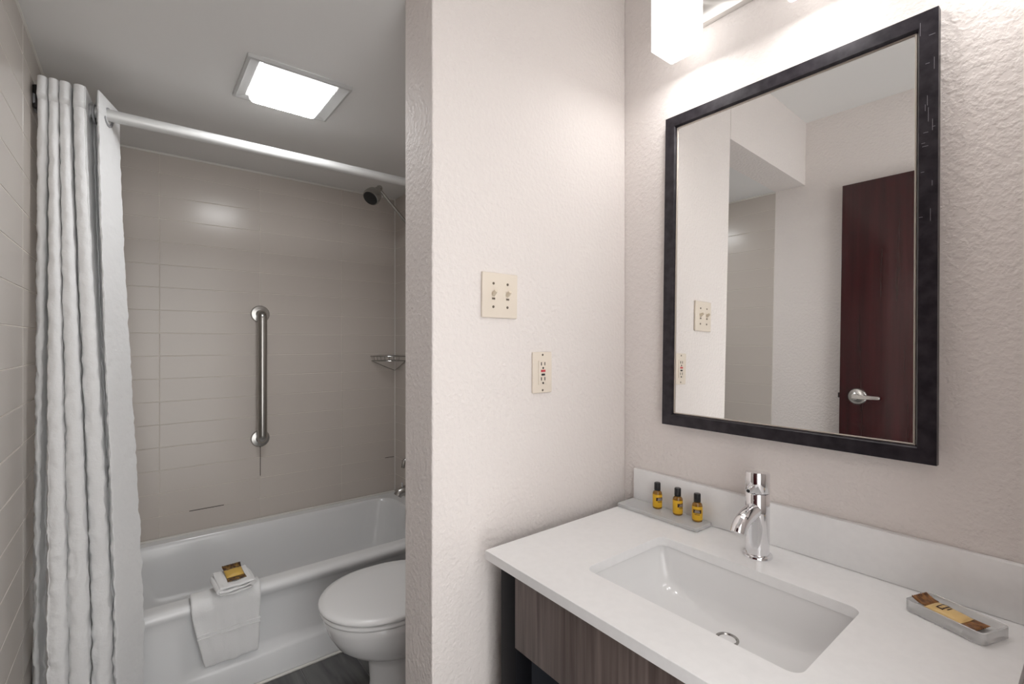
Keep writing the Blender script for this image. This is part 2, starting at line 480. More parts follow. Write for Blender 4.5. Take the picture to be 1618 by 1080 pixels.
# ------------------------------------------------------------------ corner wire basket
cb = thing('wire_basket', 'small chrome wire soap basket in the tiled corner', 'basket', (XR, YB, 1.12))
def arc(z, r, n=14, x=XR - 0.004, y=YB - 0.004):
    pts = []
    for k in range(n + 1):
        a = PI / 2 * k / n
        # flattened quarter curve from the back wall to the right wall
        pts.append((x - r * math.cos(a) ** 0.8 if k < n else x, y - r * math.sin(a) ** 0.8 if k > 0 else y, z))
    return pts
R1 = 0.155
for zz, rr_, t in ((1.215, R1, 0.0032), (1.188, R1 * 0.96, 0.0024)):
    bm = nb(); tube(bm, arc(zz, rr_), t, 8)
    part('rim_wire', bm, 'steel', cb)
    bm = nb(); tube(bm, [(XR - rr_, YB - 0.005, zz), (XR - 0.005, YB - 0.005, zz), (XR - 0.005, YB - rr_, zz)], t, 8)
    part('wall_wire', bm, 'steel', cb)
for k in range(1, 8):
    a = PI / 2 * k / 8
    px, py = XR - 0.004 - R1 * math.cos(a) ** 0.8, YB - 0.004 - R1 * math.sin(a) ** 0.8
    bm = nb(); tube(bm, [(px, py, 1.215), (XR + (px - XR) * 0.96, YB + (py - YB) * 0.96, 1.188), (XR - 0.006 + (px - XR) * 0.1, YB - 0.006 + (py - YB) * 0.1, 1.186)], 0.0017, 6)
    part('floor_wire', bm, 'steel', cb)
bm = nb(); tube(bm, [(XR - R1, YB - 0.005, 1.188), (XR - 0.06, YB - 0.005, 1.145), (XR - 0.008, YB - 0.005, 1.125)], 0.002, 6)
part('brace', bm, 'steel', cb)
bm = nb(); tube(bm, [(XR - 0.005, YB - R1, 1.188), (XR - 0.005, YB - 0.06, 1.145), (XR - 0.005, YB - 0.008, 1.125)], 0.002, 6)
part('brace', bm, 'steel', cb)

# ------------------------------------------------------------------ shower rod
RY, RZ = 2.05, 2.045
rod = thing('shower_rod', 'satin metal shower curtain rod with dark end brackets', 'curtain rod', ((XL + XR) / 2, RY, RZ))
bm = nb(); tube(bm, [(XL + 0.004, RY, RZ), (XR - 0.004, RY, RZ)], 0.0195, 20)
part('rod', bm, 'rod', rod)
for x0, x1 in ((XL, XL + 0.032), (XR - 0.032, XR)):
    bm = nb(); box(bm, x0, x1, RY - 0.028, RY + 0.028, RZ - 0.036, RZ + 0.036, 0.006, 3)
    part('end_bracket', bm, 'dark_steel', rod)

# ------------------------------------------------------------------ shower curtain
cu = thing('shower_curtain', 'white fabric shower curtain gathered at the left end of the rod', 'curtain', (-0.12, 1.97, 0.06))
# folded strip in plan: lobes (centre x, half width, front y, y of the valley to the right of it)
def strip(start, lobes, flap):
    p = [start]
    for k, (xc, hw, yf, yv) in enumerate(lobes):
        p += [(xc - hw, yf + 0.018), (xc - 0.72 * hw, yf + 0.005), (xc, yf), (xc + 0.72 * hw, yf + 0.005), (xc + hw, yf + 0.018)]
        nx = lobes[k + 1][0] - lobes[k + 1][1] if k + 1 < len(lobes) else flap[0][0]
        p.append(((xc + hw + nx) / 2, yv))
    return p + flap
top_pts = strip((-0.231, 2.030), [(-0.2220, 0.0115, 1.983, 2.03), (-0.1975, 0.0115, 1.983, 2.03), (-0.1725, 0.0130, 1.983, 2.03), (-0.1390, 0.0150, 1.981, 2.115)],
                [(-0.0985, 2.005), (-0.0950, 1.991), (-0.0885, 2.004), (-0.046, 2.135)])
bot_pts = strip((-0.2440, 2.003), [(-0.2330, 0.0075, 1.972, 1.996), (-0.1790, 0.0220, 1.862, 1.890), (-0.1320, 0.0215, 1.866, 1.945), (-0.0830, 0.0220, 1.893, 1.945)],
                [(-0.0560, 1.925), (-0.0520, 1.914), (-0.0430, 1.916), (0.018, 1.992)])
def catmull(p, n):
    out = []
    m = len(p)
    for i in range(m - 1):
        p0, p1, p2, p3 = p[max(i - 1, 0)], p[i], p[i + 1], p[min(i + 2, m - 1)]
        for k in range(n):
            t = k / n
            out.append(tuple(0.5 * ((2 * p1[d]) + (-p0[d] + p2[d]) * t + (2 * p0[d] - 5 * p1[d] + 4 * p2[d] - p3[d]) * t * t + (-p0[d] + 3 * p1[d] - 3 * p2[d] + p3[d]) * t ** 3) for d in (0, 1)))
    out.append(p[-1])
    return out
NS = 6
ct, cbp = catmull(top_pts, NS), catmull(bot_pts, NS)
def crumple(i, x, y, z):
    v = noise.noise(Vector((x * 26 + 0.06 * i, y * 26, z * 30))) + 0.5 * noise.noise(Vector((x * 60, y * 60, z * 75)))
    return 0.0036 * v
def curtain_point(i, z, off=0.0):
    wgt = max(0.0, min(1.0, (2.03 - z) / 1.62))
    wgt = 0.35 * sst(0, 1, wgt) + 0.65 * wgt ** 1.1
    x = ct[i][0] * (1 - wgt) + cbp[i][0] * wgt
    y = ct[i][1] * (1 - wgt) + cbp[i][1] * wgt
    c = crumple(i, x, y, z) * (0.55 + 0.7 * wgt) * sst(2.04, 1.95, z)
    return Vector((max(x + c, XL + 0.004), y - off + 0.8 * c, z))
zs = [0.07 + (2.034 - 0.07) * k / 240 for k in range(241)]
bm = nb()
rows = [[curtain_point(i, zz) for i in range(len(ct))] for zz in zs]
loft(bm, rows, closed=False)
o = part('panel', bm, 'curtain', cu, True, 180)
bm = nb()
rows = []
for k, zz in enumerate((2.036, 2.040, 2.050, 2.063, 2.076, 2.088, 2.094)):
    out = (0.019, 0.018, 0.014, 0.011, 0.009, 0.007, 0.005)[k]
    rows.append([curtain_point(i, zz, out * max(0.0, min(1.0, (2.06 - ct[i][1]) / 0.05))) for i in range(len(ct))])
rows.insert(0, [curtain_point(i, 2.026) for i in range(len(ct))])
loft(bm, rows, closed=False)
o = part('header_band', bm, 'curtain', cu, True, 180)
for xx, ang in ((-0.2435, 0.0), (-0.214, 0.0), (-0.1865, 0.0), (-0.1575, 0.0), (-0.1215, 0.10), (-0.1060, -0.15), (-0.0735, -0.34)):
    bm = nb()
    m0 = axis_mtx((xx, RY, RZ - 0.008), (math.cos(ang), math.sin(ang), 0))
    lathe(bm, [(0.0225, -0.0025), (0.031, -0.0025), (0.031, 0.0025), (0.0225, 0.0025), (0.0225, -0.0025)], 28, m0)
    part('ring', bm, 'ring', cu)

# ------------------------------------------------------------------ bath mat, washcloth and soap packet on the tub
def drape(path, x0f, x1f, nx=24, seed=0, amp=0.0015):
    rng = random.Random(seed)
    ph = [rng.uniform(0, 6.28) for _ in range(6)]
    rows = []
    for i, (y, z) in enumerate(path):
        t = i / (len(path) - 1)
        a, b = x0f(t), x1f(t)
        row = []
        for k in range(nx + 1):
            f = k / nx
            n = amp * (math.sin(9 * f + ph[0] + 5 * t) + math.sin(17 * f - 8 * t + ph[1]))
            row.append(Vector((a + (b - a) * f, y - abs(n) * 0.8, z + n * 0.5)))
        rows.append(row)
    return rows
mt = thing('bath_mat', 'white terry bath mat folded over the tub rim', 'bath mat', (0.26, 2.03, 0.14))
path = [(2.080, 0.371), (2.078, 0.385), (2.066, 0.391), (2.045, 0.392), (2.022, 0.391), (2.006, 0.385), (1.994, 0.370), (1.989, 0.350)]
path += [(1.989 + 0.001 * math.sin(k), 0.350 - 0.205 * k / 14) for k in range(1, 15)]
bm = nb()
loft(bm, drape(path, lambda t: 0.149 + 0.040 * max(0, t - 0.35) / 0.65, lambda t: 0.372 - 0.012 * t, seed=3, amp=0.0026), closed=False)
o = part('outer_layer', bm, 'terry', mt, True, 180)
md = o.modifiers.new('pile', 'SOLIDIFY'); md.thickness = 0.012; md.offset = -1
md = o.modifiers.new('soft', 'SUBSURF'); md.levels = 1; md.render_levels = 1
bm = nb()
p2 = [(2.004, 0.352), (2.0035, 0.30), (2.0035, 0.25), (2.0035, 0.20), (2.003, 0.16), (2.002, 0.148)]
loft(bm, drape(p2, lambda t: 0.178 + 0.03 * t, lambda t: 0.350 - 0.01 * t, seed=5), closed=False)
o = part('inner_layer', bm, 'terry', mt, True, 180)
md = o.modifiers.new('pile', 'SOLIDIFY'); md.thickness = 0.010; md.offset = 0
for zz in (0.268, 0.255):
    bm = nb(); tube(bm, [(0.166 + k * 0.0199, 1.9865, zz + 0.001 * math.sin(k)) for k in range(11)], 0.0028, 8)
    part('border_band', bm, 'terry', mt)

wc = thing('washcloth', 'white washcloth folded into a small pad on the bath mat', 'washcloth', (0.28, 2.03, 0.394), (0, 0, 0.06), local=True)
def fold_layer(z0, th, hw, y0, y1, sag, seed):
    rows = []
    n = 22
    for j in range(13):
        fy = j / 12
        y = y0 + (y1 - y0) * fy
        row = []
        for k in range(n + 1):
            f = k / n * 2 - 1
            z = z0 + sag * f * f + (0.010 * fy if seed > 3 else 0.0) + 0.0012 * math.sin(7 * f + seed + 3 * fy)
            row.append(Vector((f * hw, y - 0.005 * math.cos(2 * f + seed), z)))
        rows.append(row)
    return rows
for q, (z0, hw, y0, y1, sg) in enumerate(((0.005, 0.054, -0.066, 0.058, 0.002), (0.016, 0.056, -0.072, 0.060, 0.004), (0.026, 0.055, -0.070, 0.060, 0.006))):
    bm = nb(); loft(bm, fold_layer(z0, 0.008, hw, y0, y1, sg, q * 1.7), closed=False)
    o = part('folded_layer', bm, 'terry', wc, True, 180)
    md = o.modifiers.new('pile', 'SOLIDIFY'); md.thickness = 0.0085; md.offset = 0
    md = o.modifiers.new('soft', 'SUBSURF'); md.levels = 1; md.render_levels = 2
for sx in (-1, 1):
    bm = nb(); tube(bm, [(sx * 0.053, -0.066, 0.022), (sx * 0.0555, -0.02, 0.024), (sx * 0.0555, 0.03, 0.024), (sx * 0.053, 0.056, 0.023)], 0.0105, 12)
    part('rolled_edge', bm, 'terry', wc)

def packet(name, label, loc, rot, wd, ln, th, body_m, end_m, endl, prints, curl=0.012):
    """flow-wrapped soap: pillow body, crimped ends along local y, flat print on top"""
    p = thing(name, label, 'soap', loc, rot, local=True)
    def surf(u, v, top):
        # u -1..1 across, v -1..1 along
        e = (1 - abs(u) ** 3.0) * (1 - abs(v) ** 4.0)
        return (0.0008 + th * e) if top else 0.0
    hb = ln / 2 - endl
    bm = nb()
    n = 12
    tp = [[Vector((wd / 2 * (1 - 0.10 * (1 - abs(v)) * 0) * u, hb * v, surf(u, v, True))) for u in [k / n * 2 - 1 for k in range(n + 1)]] for v in [k / n * 2 - 1 for k in range(n + 1)]]
    bt = [[Vector((q.x, q.y, 0.0)) for q in r] for r in tp]
    A = loft(bm, tp, closed=False); B = loft(bm, bt, closed=False)
    def bridge(e1, e2):
        for a in range(len(e1) - 1): bm.faces.new((e1[a], e1[a + 1], e2[a + 1], e2[a]))
    bridge(A[0], B[0]); bridge(A[-1], B[-1]); bridge([r[0] for r in A], [r[0] for r in B]); bridge([r[-1] for r in A], [r[-1] for r in B])
    body = part('wrapper', bm, body_m, p, True, 60)
    for sg in (-1, 1):
        bm = nb()
        rows = []
        for j in range(5):
            f = j / 4
            y = sg * (hb - 0.002 + (endl + 0.002) * f)
            lift = 0.0016 + curl * f * f * (1 if sg > 0 else 0.15)
            rows.append([Vector((wd / 2 * (1 + 0.08 * f) * u, y + 0.0006 * math.sin(u * 40) * f, lift + 0.0009 * math.sin(u * 34 + 1) * f)) for u in [k / 20 * 2 - 1 for k in range(21)]])
        loft(bm, rows, closed=False)
        o = part('crimped_end', bm, end_m, p, True, 60)
        md = o.modifiers.new('film', 'SOLIDIFY'); md.thickness = 0.0006
    for (x0, x1, y0, y1, mm) in prints:
        bm = nb()
        nn = 8
        g = [[Vector((x0 + (x1 - x0) * a / nn, y0 + (y1 - y0) * b / nn, surf((x0 + (x1 - x0) * a / nn) / (wd / 2), (y0 + (y1 - y0) * b / nn) / hb, True) + (0.0006 if mm != 'printl' else 0.0009))) for a in range(nn + 1)] for b in range(nn + 1)]
        loft(bm, g, closed=False)
        part('print', bm, mm, body, True, 180)
    return p
packet('soap_packet', 'small gold soap packet with dark ends lying on the washcloth', (0.286, 2.040, 0.4385), (0.20, 0.0, 0.08), 0.058, 0.098, 0.008, 'gold', 'foild', 0.022,
       [(-0.020, 0.021, 0.016, 0.020, 'brown')], 0.004)

# ------------------------------------------------------------------ toilet (faces away from the mirror-side wall)
TX, TY = 0.478, 1.63
to = thing('toilet', 'white toilet with closed lid beside the bathtub', 'toilet', (0.80, TY, 0))
def egg(xf, xb, hw, z, n=48, pw=2.0, cyf=0.46):
    """egg outline: xf front, xb back, widest at cyf of the length"""
    cx = xf + (xb - xf) * cyf
    out = []
    for k in range(n):
        a = 2 * PI * k / n
        c, s = math.cos(a), math.sin(a)
        L = (xb - cx) if c > 0 else (cx - xf)
        e = 0.78 if c > 0 else 1.0
        out.append(Vector((cx + L * math.copysign(abs(c) ** e, c), TY + hw * math.copysign(abs(s) ** (0.9 if c > 0 else 1.0), s), z)))
    return out
bowl = [egg(0.64, 1.22, 0.125, 0.0), egg(0.635, 1.22, 0.128, 0.015), egg(0.645, 1.215, 0.118, 0.04), egg(0.65, 1.21, 0.112, 0.10), egg(0.645, 1.20, 0.112, 0.165),
        egg(0.635, 1.19, 0.116, 0.19), egg(0.61, 1.15, 0.130, 0.208), egg(0.572, 1.06, 0.150, 0.232), egg(0.535, 1.0, 0.168, 0.265), egg(0.508, 0.97, 0.182, 0.31), egg(0.496, 0.955, 0.190, 0.345),
        egg(0.492, 0.95, 0.192, 0.364), egg(0.496, 0.948, 0.188, 0.372)]
bm = nb(); loft(bm, bowl, True, True)
part('bowl', bm, 'porcelain', to, True, 60)
bm = nb()
loft(bm, [egg(0.492, 0.945, 0.188, 0.374), egg(0.484, 0.95, 0.197, 0.377), egg(0.482, 0.95, 0.199, 0.384), egg(0.485, 0.95, 0.197, 0.390), egg(0.495, 0.945, 0.188, 0.392)], True, True)
part('seat', bm, 'seat', to, True, 60)
bm = nb()
loft(bm, [egg(0.486, 0.95, 0.194, 0.3945), egg(0.479, 0.953, 0.201, 0.397), egg(0.477, 0.954, 0.203, 0.404), egg(0.481, 0.952, 0.200, 0.410), egg(0.50, 0.94, 0.185, 0.4145), egg(0.56, 0.90, 0.135, 0.4175), egg(0.65, 0.84, 0.06, 0.4185)], True, True)
part('lid', bm, 'seat', to, True, 60)
for s in (-1, 1):
    bm = nb(); box(bm, 0.945, 0.985, TY + s * 0.075 - 0.018, TY + s * 0.075 + 0.018, 0.372, 0.408, 0.006)
    part('hinge', bm, 'seat', to)
bm = nb(); loft(bm, [rr(0.94, 1.235, TY - 0.13, TY + 0.13, 0.04, 0.18), rr(0.93, 1.24, TY - 0.17, TY + 0.17, 0.04, 0.33), rr(0.93, 1.245, TY - 0.185, TY + 0.185, 0.04, 0.372)], True, True)
part('tank_shelf', bm, 'porcelain', to, True, 50)
bm = nb(); loft(bm, [rr(1.045, 1.248, TY - 0.20, TY + 0.20, 0.03, 0.374), rr(1.035, 1.250, TY - 0.215, TY + 0.215, 0.03, 0.42), rr(1.030, 1.252, TY - 0.225, TY + 0.225, 0.03, 0.74)], True, True)
part('tank', bm, 'porcelain', to, True, 50)
bm = nb(); loft(bm, [rr(1.022, 1.255, TY - 0.235, TY + 0.235, 0.03, 0.742), rr(1.02, 1.256, TY - 0.237, TY + 0.237, 0.03, 0.765), rr(1.03, 1.25, TY - 0.228, TY + 0.228, 0.03, 0.775)], True, True)
part('tank_lid', bm, 'porcelain', to, True, 50)
bm = nb(); tube(bm, [(1.032, TY + 0.15, 0.69), (1.016, TY + 0.15, 0.69), (1.010, TY + 0.13, 0.688), (1.008, TY + 0.075, 0.68)], 0.007, 10)
part('flush_lever', bm, 'chrome', to)

# ------------------------------------------------------------------ ceiling light over the toilet
cl = thing('ceiling_light', 'square lit ceiling light over the toilet', 'ceiling light', (0.43, 1.80, ZT))
bm = nb()
fo = [rr(0.268, 0.592, 1.648, 1.952, 0.004, ZT - 0.0005), rr(0.268, 0.592, 1.648, 1.952, 0.004, ZT - 0.012), rr(0.276, 0.584, 1.656, 1.944, 0.004, ZT - 0.014),
      rr(0.283, 0.577, 1.663, 1.937, 0.004, ZT - 0.009), rr(0.305, 0.555, 1.66 + 0.012, 1.93, 0.006, ZT - 0.004)]
loft(bm, fo)
part('frame', bm, 'fix', cl, True, 30)
bm = nb()
loft(bm, [rr(0.312, 0.546, 1.674, 1.930, 0.012, ZT - 0.003), rr(0.315, 0.541, 1.676, 1.926, 0.014, ZT - 0.022), rr(0.320, 0.536, 1.682, 1.920, 0.014, ZT - 0.028)], False, False)
df = part('diffuser', bm, 'lens_side', cl, True, 40)
bm = nb()
loft(bm, [rr(0.3205, 0.5355, 1.6825, 1.9195, 0.014, ZT - 0.026), rr(0.3205, 0.5355, 1.6825, 1.9195, 0.014, ZT - 0.0285), rr(0.324, 0.532, 1.686, 1.916, 0.012, ZT - 0.0295)], True, True)
part('lens_panel', bm, 'lens', df, True, 40)

# ------------------------------------------------------------------ light switch and outlet on the partition
sw = thing('light_switch', 'ivory double toggle light switch plate on partition wall', 'switch', (0.7455, YP, 1.421), (0, 0.0, 0), local=True)
sw.rotation_euler = (0, 0.010, 0)
bm = nb(); box(bm, -0.0575, 0.0575, -0.0075, 0.0, -0.0585, 0.0585, 0.003, 3)
part('plate', bm, 'plate', sw)
for sx in (-1, 1):
    x0 = sx * 0.023
    bm = nb(); box(bm, x0 - 0.0055, x0 + 0.0055, -0.0085, -0.005, -0.0125, 0.0125, 0.0008)
    part('toggle_frame', bm, 'plate', sw)
    bm = nb(); box(bm, x0 - 0.0048, x0 + 0.0048, -0.0090, -0.006, -0.0115, -0.0065)
    part('toggle_slot', bm, 'screw', sw, False)
    bm = nb()
    tube(bm, [(x0, -0.004, 0.0), (x0, -0.013, 0.0055), (x0, -0.020, 0.0105)], [0.0062, 0.0056, 0.0045], 10)
    part('toggle', bm, 'ivory2', sw)
    for sz in (-1, 1):
        bm = nb(); lathe(bm, [(0.0034, 0), (0.0034, 0.0012), (0.0026, 0.0018), (0, 0.0018)], 14, axis_mtx((x0, -0.0073, sz * 0.0302), (0, -1, 0)))
        part('screw', bm, 'screw', sw)
ou = thing('wall_outlet', 'ivory power outlet with red and black buttons on partition', 'outlet', (0.894, YP, 1.2145), local=True)
bm = nb(); box(bm, -0.036, 0.036, -0.0065, 0.0, -0.0575, 0.0575, 0.003, 3)
part('plate', bm, 'plate', ou)
bm = nb(); box(bm, -0.0165, 0.0165, -0.0085, -0.005, -0.0335, 0.0335, 0.0012)
ins = part('receptacle', bm, 'plate', ou)
for zc in (0.0245, -0.0175):
    for sx in (-1, 1):
        bm = nb(); box(bm, sx * 0.0064 - 0.0012, sx * 0.0064 + 0.0012, -0.0092, -0.006, zc - 0.0045, zc + 0.0045)
        part('slot', bm, 'slot', ins, False)
    bm = nb(); lathe(bm, [(0.0028, 0), (0.0028, 0.0008), (0, 0.0008)], 14, axis_mtx((0, -0.0085, zc - 0.0118), (0, -1, 0)))
    part('ground_hole', bm, 'slot', ins)
bm = nb(); box(bm, -0.0078, 0.0078, -0.0105, -0.006, 0.0015, 0.0078, 0.0008)
part('reset_button', bm, 'red', ins, label='red reset button')
bm = nb(); box(bm, -0.0062, 0.0062, -0.0105, -0.006, -0.0085, -0.0030, 0.0008)
part('test_button', bm, 'blackp', ins, label='black test button')
for zz in (0.0495, -0.0495):
    bm = nb(); lathe(bm, [(0.003, 0), (0.003, 0.001), (0.002, 0.0015), (0, 0.0015)], 12, axis_mtx((0, -0.0062, zz), (0, -1, 0)))
    part('screw', bm, 'screw', ou)

# ------------------------------------------------------------------ vanity
va = thing('vanity', 'grey-brown wood vanity base with black metal legs', 'vanity', (0.97, 0.52, 0))
VY0, VY1, VX0, VX1 = 0.11, 0.93, 0.700, 1.262
for (xa, ya) in ((VX0, VY1 - 0.058), (VX0, VY0), (VX1 - 0.05, VY1 - 0.058), (VX1 - 0.05, VY0)):
    bm = nb(); box(bm, xa, xa + 0.05, ya, ya + 0.058, 0.0, CT - 0.0225, 0.0015)
    part('leg', bm, 'black', va)
bm = nb(); box(bm, VX0 - 0.003, VX0 + 0.016, VY0 + 0.060, VY1 - 0.0585, 0.582, CT - 0.0225, 0.001)
part('front_panel', bm, 'wood', va)
for ya in (VY0 + 0.02, VY1 - 0.04):
    bm = nb(); box(bm, VX0 + 0.0505, VX1 - 0.0505, ya, ya + 0.018, 0.20, CT - 0.0225, 0.001)
    part('side_panel', bm, 'navy', va)
bm = nb(); box(bm, VX0 + 0.052, VX1 - 0.012, VY0 + 0.06, VY1 - 0.06, 0.20, 0.222, 0.001)
part('shelf', bm, 'wood', va)
bm = nb(); box(bm, VX1 - 0.012, VX1 - 0.002, VY0 + 0.06, VY1 - 0.06, 0.20, CT - 0.0225, 0.001)
part('back_panel', bm, 'navy', va)

SX0, SX1, SY0, SY1 = 0.790, 1.080, 0.296, 0.736
ctp = thing('countertop', 'white quartz countertop with a rectangular sink cutout', 'countertop', (0.967, 0.52, CT - 0.022))
bm = nb()
def ring(lp):
    vs = [bm.verts.new(p) for p in lp]
    return [bm.edges.new((vs[k], vs[(k + 1) % len(vs)])) for k in range(len(vs))]
es = ring(rr(0.668, XR - 0.001, 0.088, 0.952, 0.002, CT - 0.022, 2, 8, 10)) + ring(rr(SX0, SX1, SY0, SY1, 0.022, CT - 0.022, 8, 6, 8))
res = bmesh.ops.triangle_fill(bm, use_beauty=True, use_dissolve=False, edges=es)
ext = bmesh.ops.extrude_face_region(bm, geom=[f for f in bm.faces])
bmesh.ops.translate(bm, vec=(0, 0, 0.022), verts=[g for g in ext['geom'] if isinstance(g, bmesh.types.BMVert)])
sl = part('slab', bm, 'quartz', ctp, True, 30)
md = sl.modifiers.new('edge', 'BEVEL'); md.width = 0.0015; md.segments = 2; md.limit_method = 'ANGLE'; md.angle_limit = math.radians(50)
bm = nb(); box(bm, 1.247, XR - 0.001, 0.088, 0.952, CT + 0.0005, CT + 0.105, 0.0015)
single('backsplash', bm, 'quartz', 'white quartz backsplash strip along the wall behind the faucet', 'backsplash')

sk = thing('sink', 'white rectangular undermount sink in the quartz countertop', 'sink', (0.935, 0.516, 0.63))
e = 0.006
bl = [rr(SX0 - 0.03, SX1 + 0.03, SY0 - 0.03, SY1 + 0.03, 0.03, CT - 0.0230, 8, 6, 8), rr(SX0 - e, SX1 + e, SY0 - e, SY1 + e, 0.028, CT - 0.0230, 8, 6, 8), rr(SX0 - e + .001, SX1 + e - .001, SY0 - e + .001, SY1 + e - .001, 0.028, CT - 0.034, 8, 6, 8),
      rr(SX0 + 0.000, SX1 - 0.000, SY0 + 0.004, SY1 - 0.004, 0.035, CT - 0.075, 8, 6, 8), rr(SX0 + 0.008, SX1 - 0.006, SY0 + 0.016, SY1 - 0.016, 0.045, CT - 0.102, 8, 6, 8),
      rr(SX0 + 0.024, SX1 - 0.016, SY0 + 0.040, SY1 - 0.040, 0.055, CT - 0.120, 8, 6, 8), rr(SX0 + 0.060, SX1 - 0.026, SY0 + 0.080, SY1 - 0.080, 0.060, CT - 0.128, 8, 6, 8),
      rr(SX0 + 0.130, SX1 - 0.040, SY0 + 0.14, SY1 - 0.14, 0.050, CT - 0.132, 8, 6, 8)]
bm = nb(); loft(bm, bl, False, True)
part('basin', bm, 'sink', sk, True, 60)
bm = nb(); lathe(bm, [(0.0235, -0.002), (0.0235, 0.0015), (0.019, 0.0022), (0.017, -0.001), (0, -0.0015)], 28, Matrix.Translation((0.998, 0.516, CT - 0.1315)))
part('drain', bm, 'steel', sk)

# ------------------------------------------------------------------ faucet
FX, FY = 1.160, 0.526
fa = thing('faucet', 'chrome single lever basin faucet behind the sink', 'faucet', (FX, FY, CT))
bm = nb(); lathe(bm, [(0, 0.0), (0.0315, 0.0), (0.0325, 0.002), (0.0315, 0.006), (0.028, 0.008), (0, 0.008)], 40, Matrix.Translation((FX, FY, CT)))
part('base_ring', bm, 'chrome', fa)
bm = nb(); lathe(bm, [(0.0255, 0.008), (0.0262, 0.04), (0.0265, 0.10), (0.0265, 0.150), (0.0255, 0.1515), (0, 0.1515)], 48, Matrix.Translation((FX, FY, CT)))
part('body', bm, 'chrome', fa)
bm = nb()
prof = [(1.158, 0.1125), (1.140, 0.1120), (1.120, 0.1095), (1.103, 0.1050), (1.089, 0.1000), (1.078, 0.0935), (1.070, 0.0850), (1.065, 0.0765)]
tube(bm, [(x, FY, CT + z) for x, z in prof], [0.0180, 0.0180, 0.0178, 0.0175, 0.0172, 0.0170, 0.0166, 0.0162], 24)
part('spout', bm, 'chrome', fa, True, 60)
bm = nb()
lathe(bm, [(0, 0.153), (0.0262, 0.153), (0.0268, 0.1545), (0.0268, 0.196), (0.0262, 0.1985), (0, 0.1985)], 48)
for v in bm.verts:
    if v.co.z > 0.19: v.co.z += -0.16 * (v.co.y * 0.3 + v.co.x * 0.55)
bmesh.ops.translate(bm, vec=(FX, FY, CT), verts=bm.verts[:])
hc = part('handle_cap', bm, 'chrome', fa)
bm = nb(); tube(bm, [(FX - 0.018, FY, CT + 0.172), (FX - 0.033, FY, CT + 0.166), (FX - 0.046, FY, CT + 0.1625)], [0.0075, 0.0065, 0.0055], 14)
part('lever', bm, 'chrome', hc)
bm = nb(); lathe(bm, [(0.0045, 0), (0.0040, 0.0015), (0, 0.0018)], 14, axis_mtx((FX - 0.0455, FY, CT + 0.1626), (-1, 0, -0.25)))
part('lever_tip', bm, 'blackp', hc, label='dark lever tip')

# ------------------------------------------------------------------ tray with bottles
tr = thing('bottle_tray', 'flat clear acrylic tray under the three bottles', 'tray', (1.206, 0.822, CT + 0.0005))
bm = nb()
loft(bm, [rr(1.170, 1.242, 0.690, 0.950, 0.006, CT + 0.0008), rr(1.166, 1.245, 0.686, 0.952, 0.006, CT + 0.003), rr(1.166, 1.245, 0.686, 0.952, 0.006, CT + 0.0105), rr(1.168, 1.243, 0.688, 0.950, 0.005, CT + 0.012)], True, True)
part('slab', bm, 'acrylic', tr, True, 30)
def sleeve(bm, r, z0, z1, a0, a1, n=14, cx=0, cy=0):
    rows = [[Vector((cx + r * math.cos(a0 + (a1 - a0) * k / n), cy + r * math.sin(a0 + (a1 - a0) * k / n), z)) for k in range(n + 1)] for z in (z0, z1)]
    loft(bm, rows, closed=False)
    return bm
def bottle(loc, face, label):
    b = thing('toiletry_bottle', label, 'bottle', loc, (0, 0, face), group='small amber bottles on the acrylic tray', local=True)
    bm = nb(); lathe(bm, [(0, 0.0), (0.0115, 0.0), (0.0132, 0.0015), (0.0135, 0.004), (0.0135, 0.043), (0.0128, 0.0475), (0.0105, 0.0508), (0.0075, 0.0525), (0.0070, 0.055), (0, 0.055)], 28)
    bd = part('body', bm, 'amber', b)
    bm = nb(); lathe(bm, [(0.01365, 0.0055), (0.01385, 0.006), (0.01385, 0.0420), (0.01365, 0.0425)], 28)
    lb = part('label', bm, 'yellow', b)
    bm = nb(); sleeve(bm, 0.01400, 0.0245, 0.0345, -0.85, 0.85)
    part('print', bm, 'brown', lb)
    for z0, hw in ((0.0305, 0.42), (0.0268, 0.52)):
        bm = nb(); sleeve(bm, 0.01412, z0, z0 + 0.0016, -hw, hw)
        part('print', bm, 'printl', lb)
    bm = nb(); sleeve(bm, 0.01400, 0.0205, 0.0222, -0.5, 0.5)
    part('print', bm, 'brown', lb)
    bm = nb(); lathe(bm, [(0.0088, 0.0535), (0.0092, 0.0545), (0.0090, 0.0745), (0.0080, 0.0762), (0, 0.0765)], 24)
    part('cap', bm, 'blackp', b)
    return b
bz = CT + 0.0124
bottle((1.222, 0.846, bz), PI + 0.62 + 0.55, 'small amber bottle with yellow label, nearest the partition wall end of the tray')
bottle((1.222, 0.778, bz), PI + 0.62 + 0.75, 'small amber bottle with yellow label, standing between two other bottles')
bottle((1.220, 0.716, bz), PI + 0.52, 'small amber bottle with yellow label, nearest the faucet')

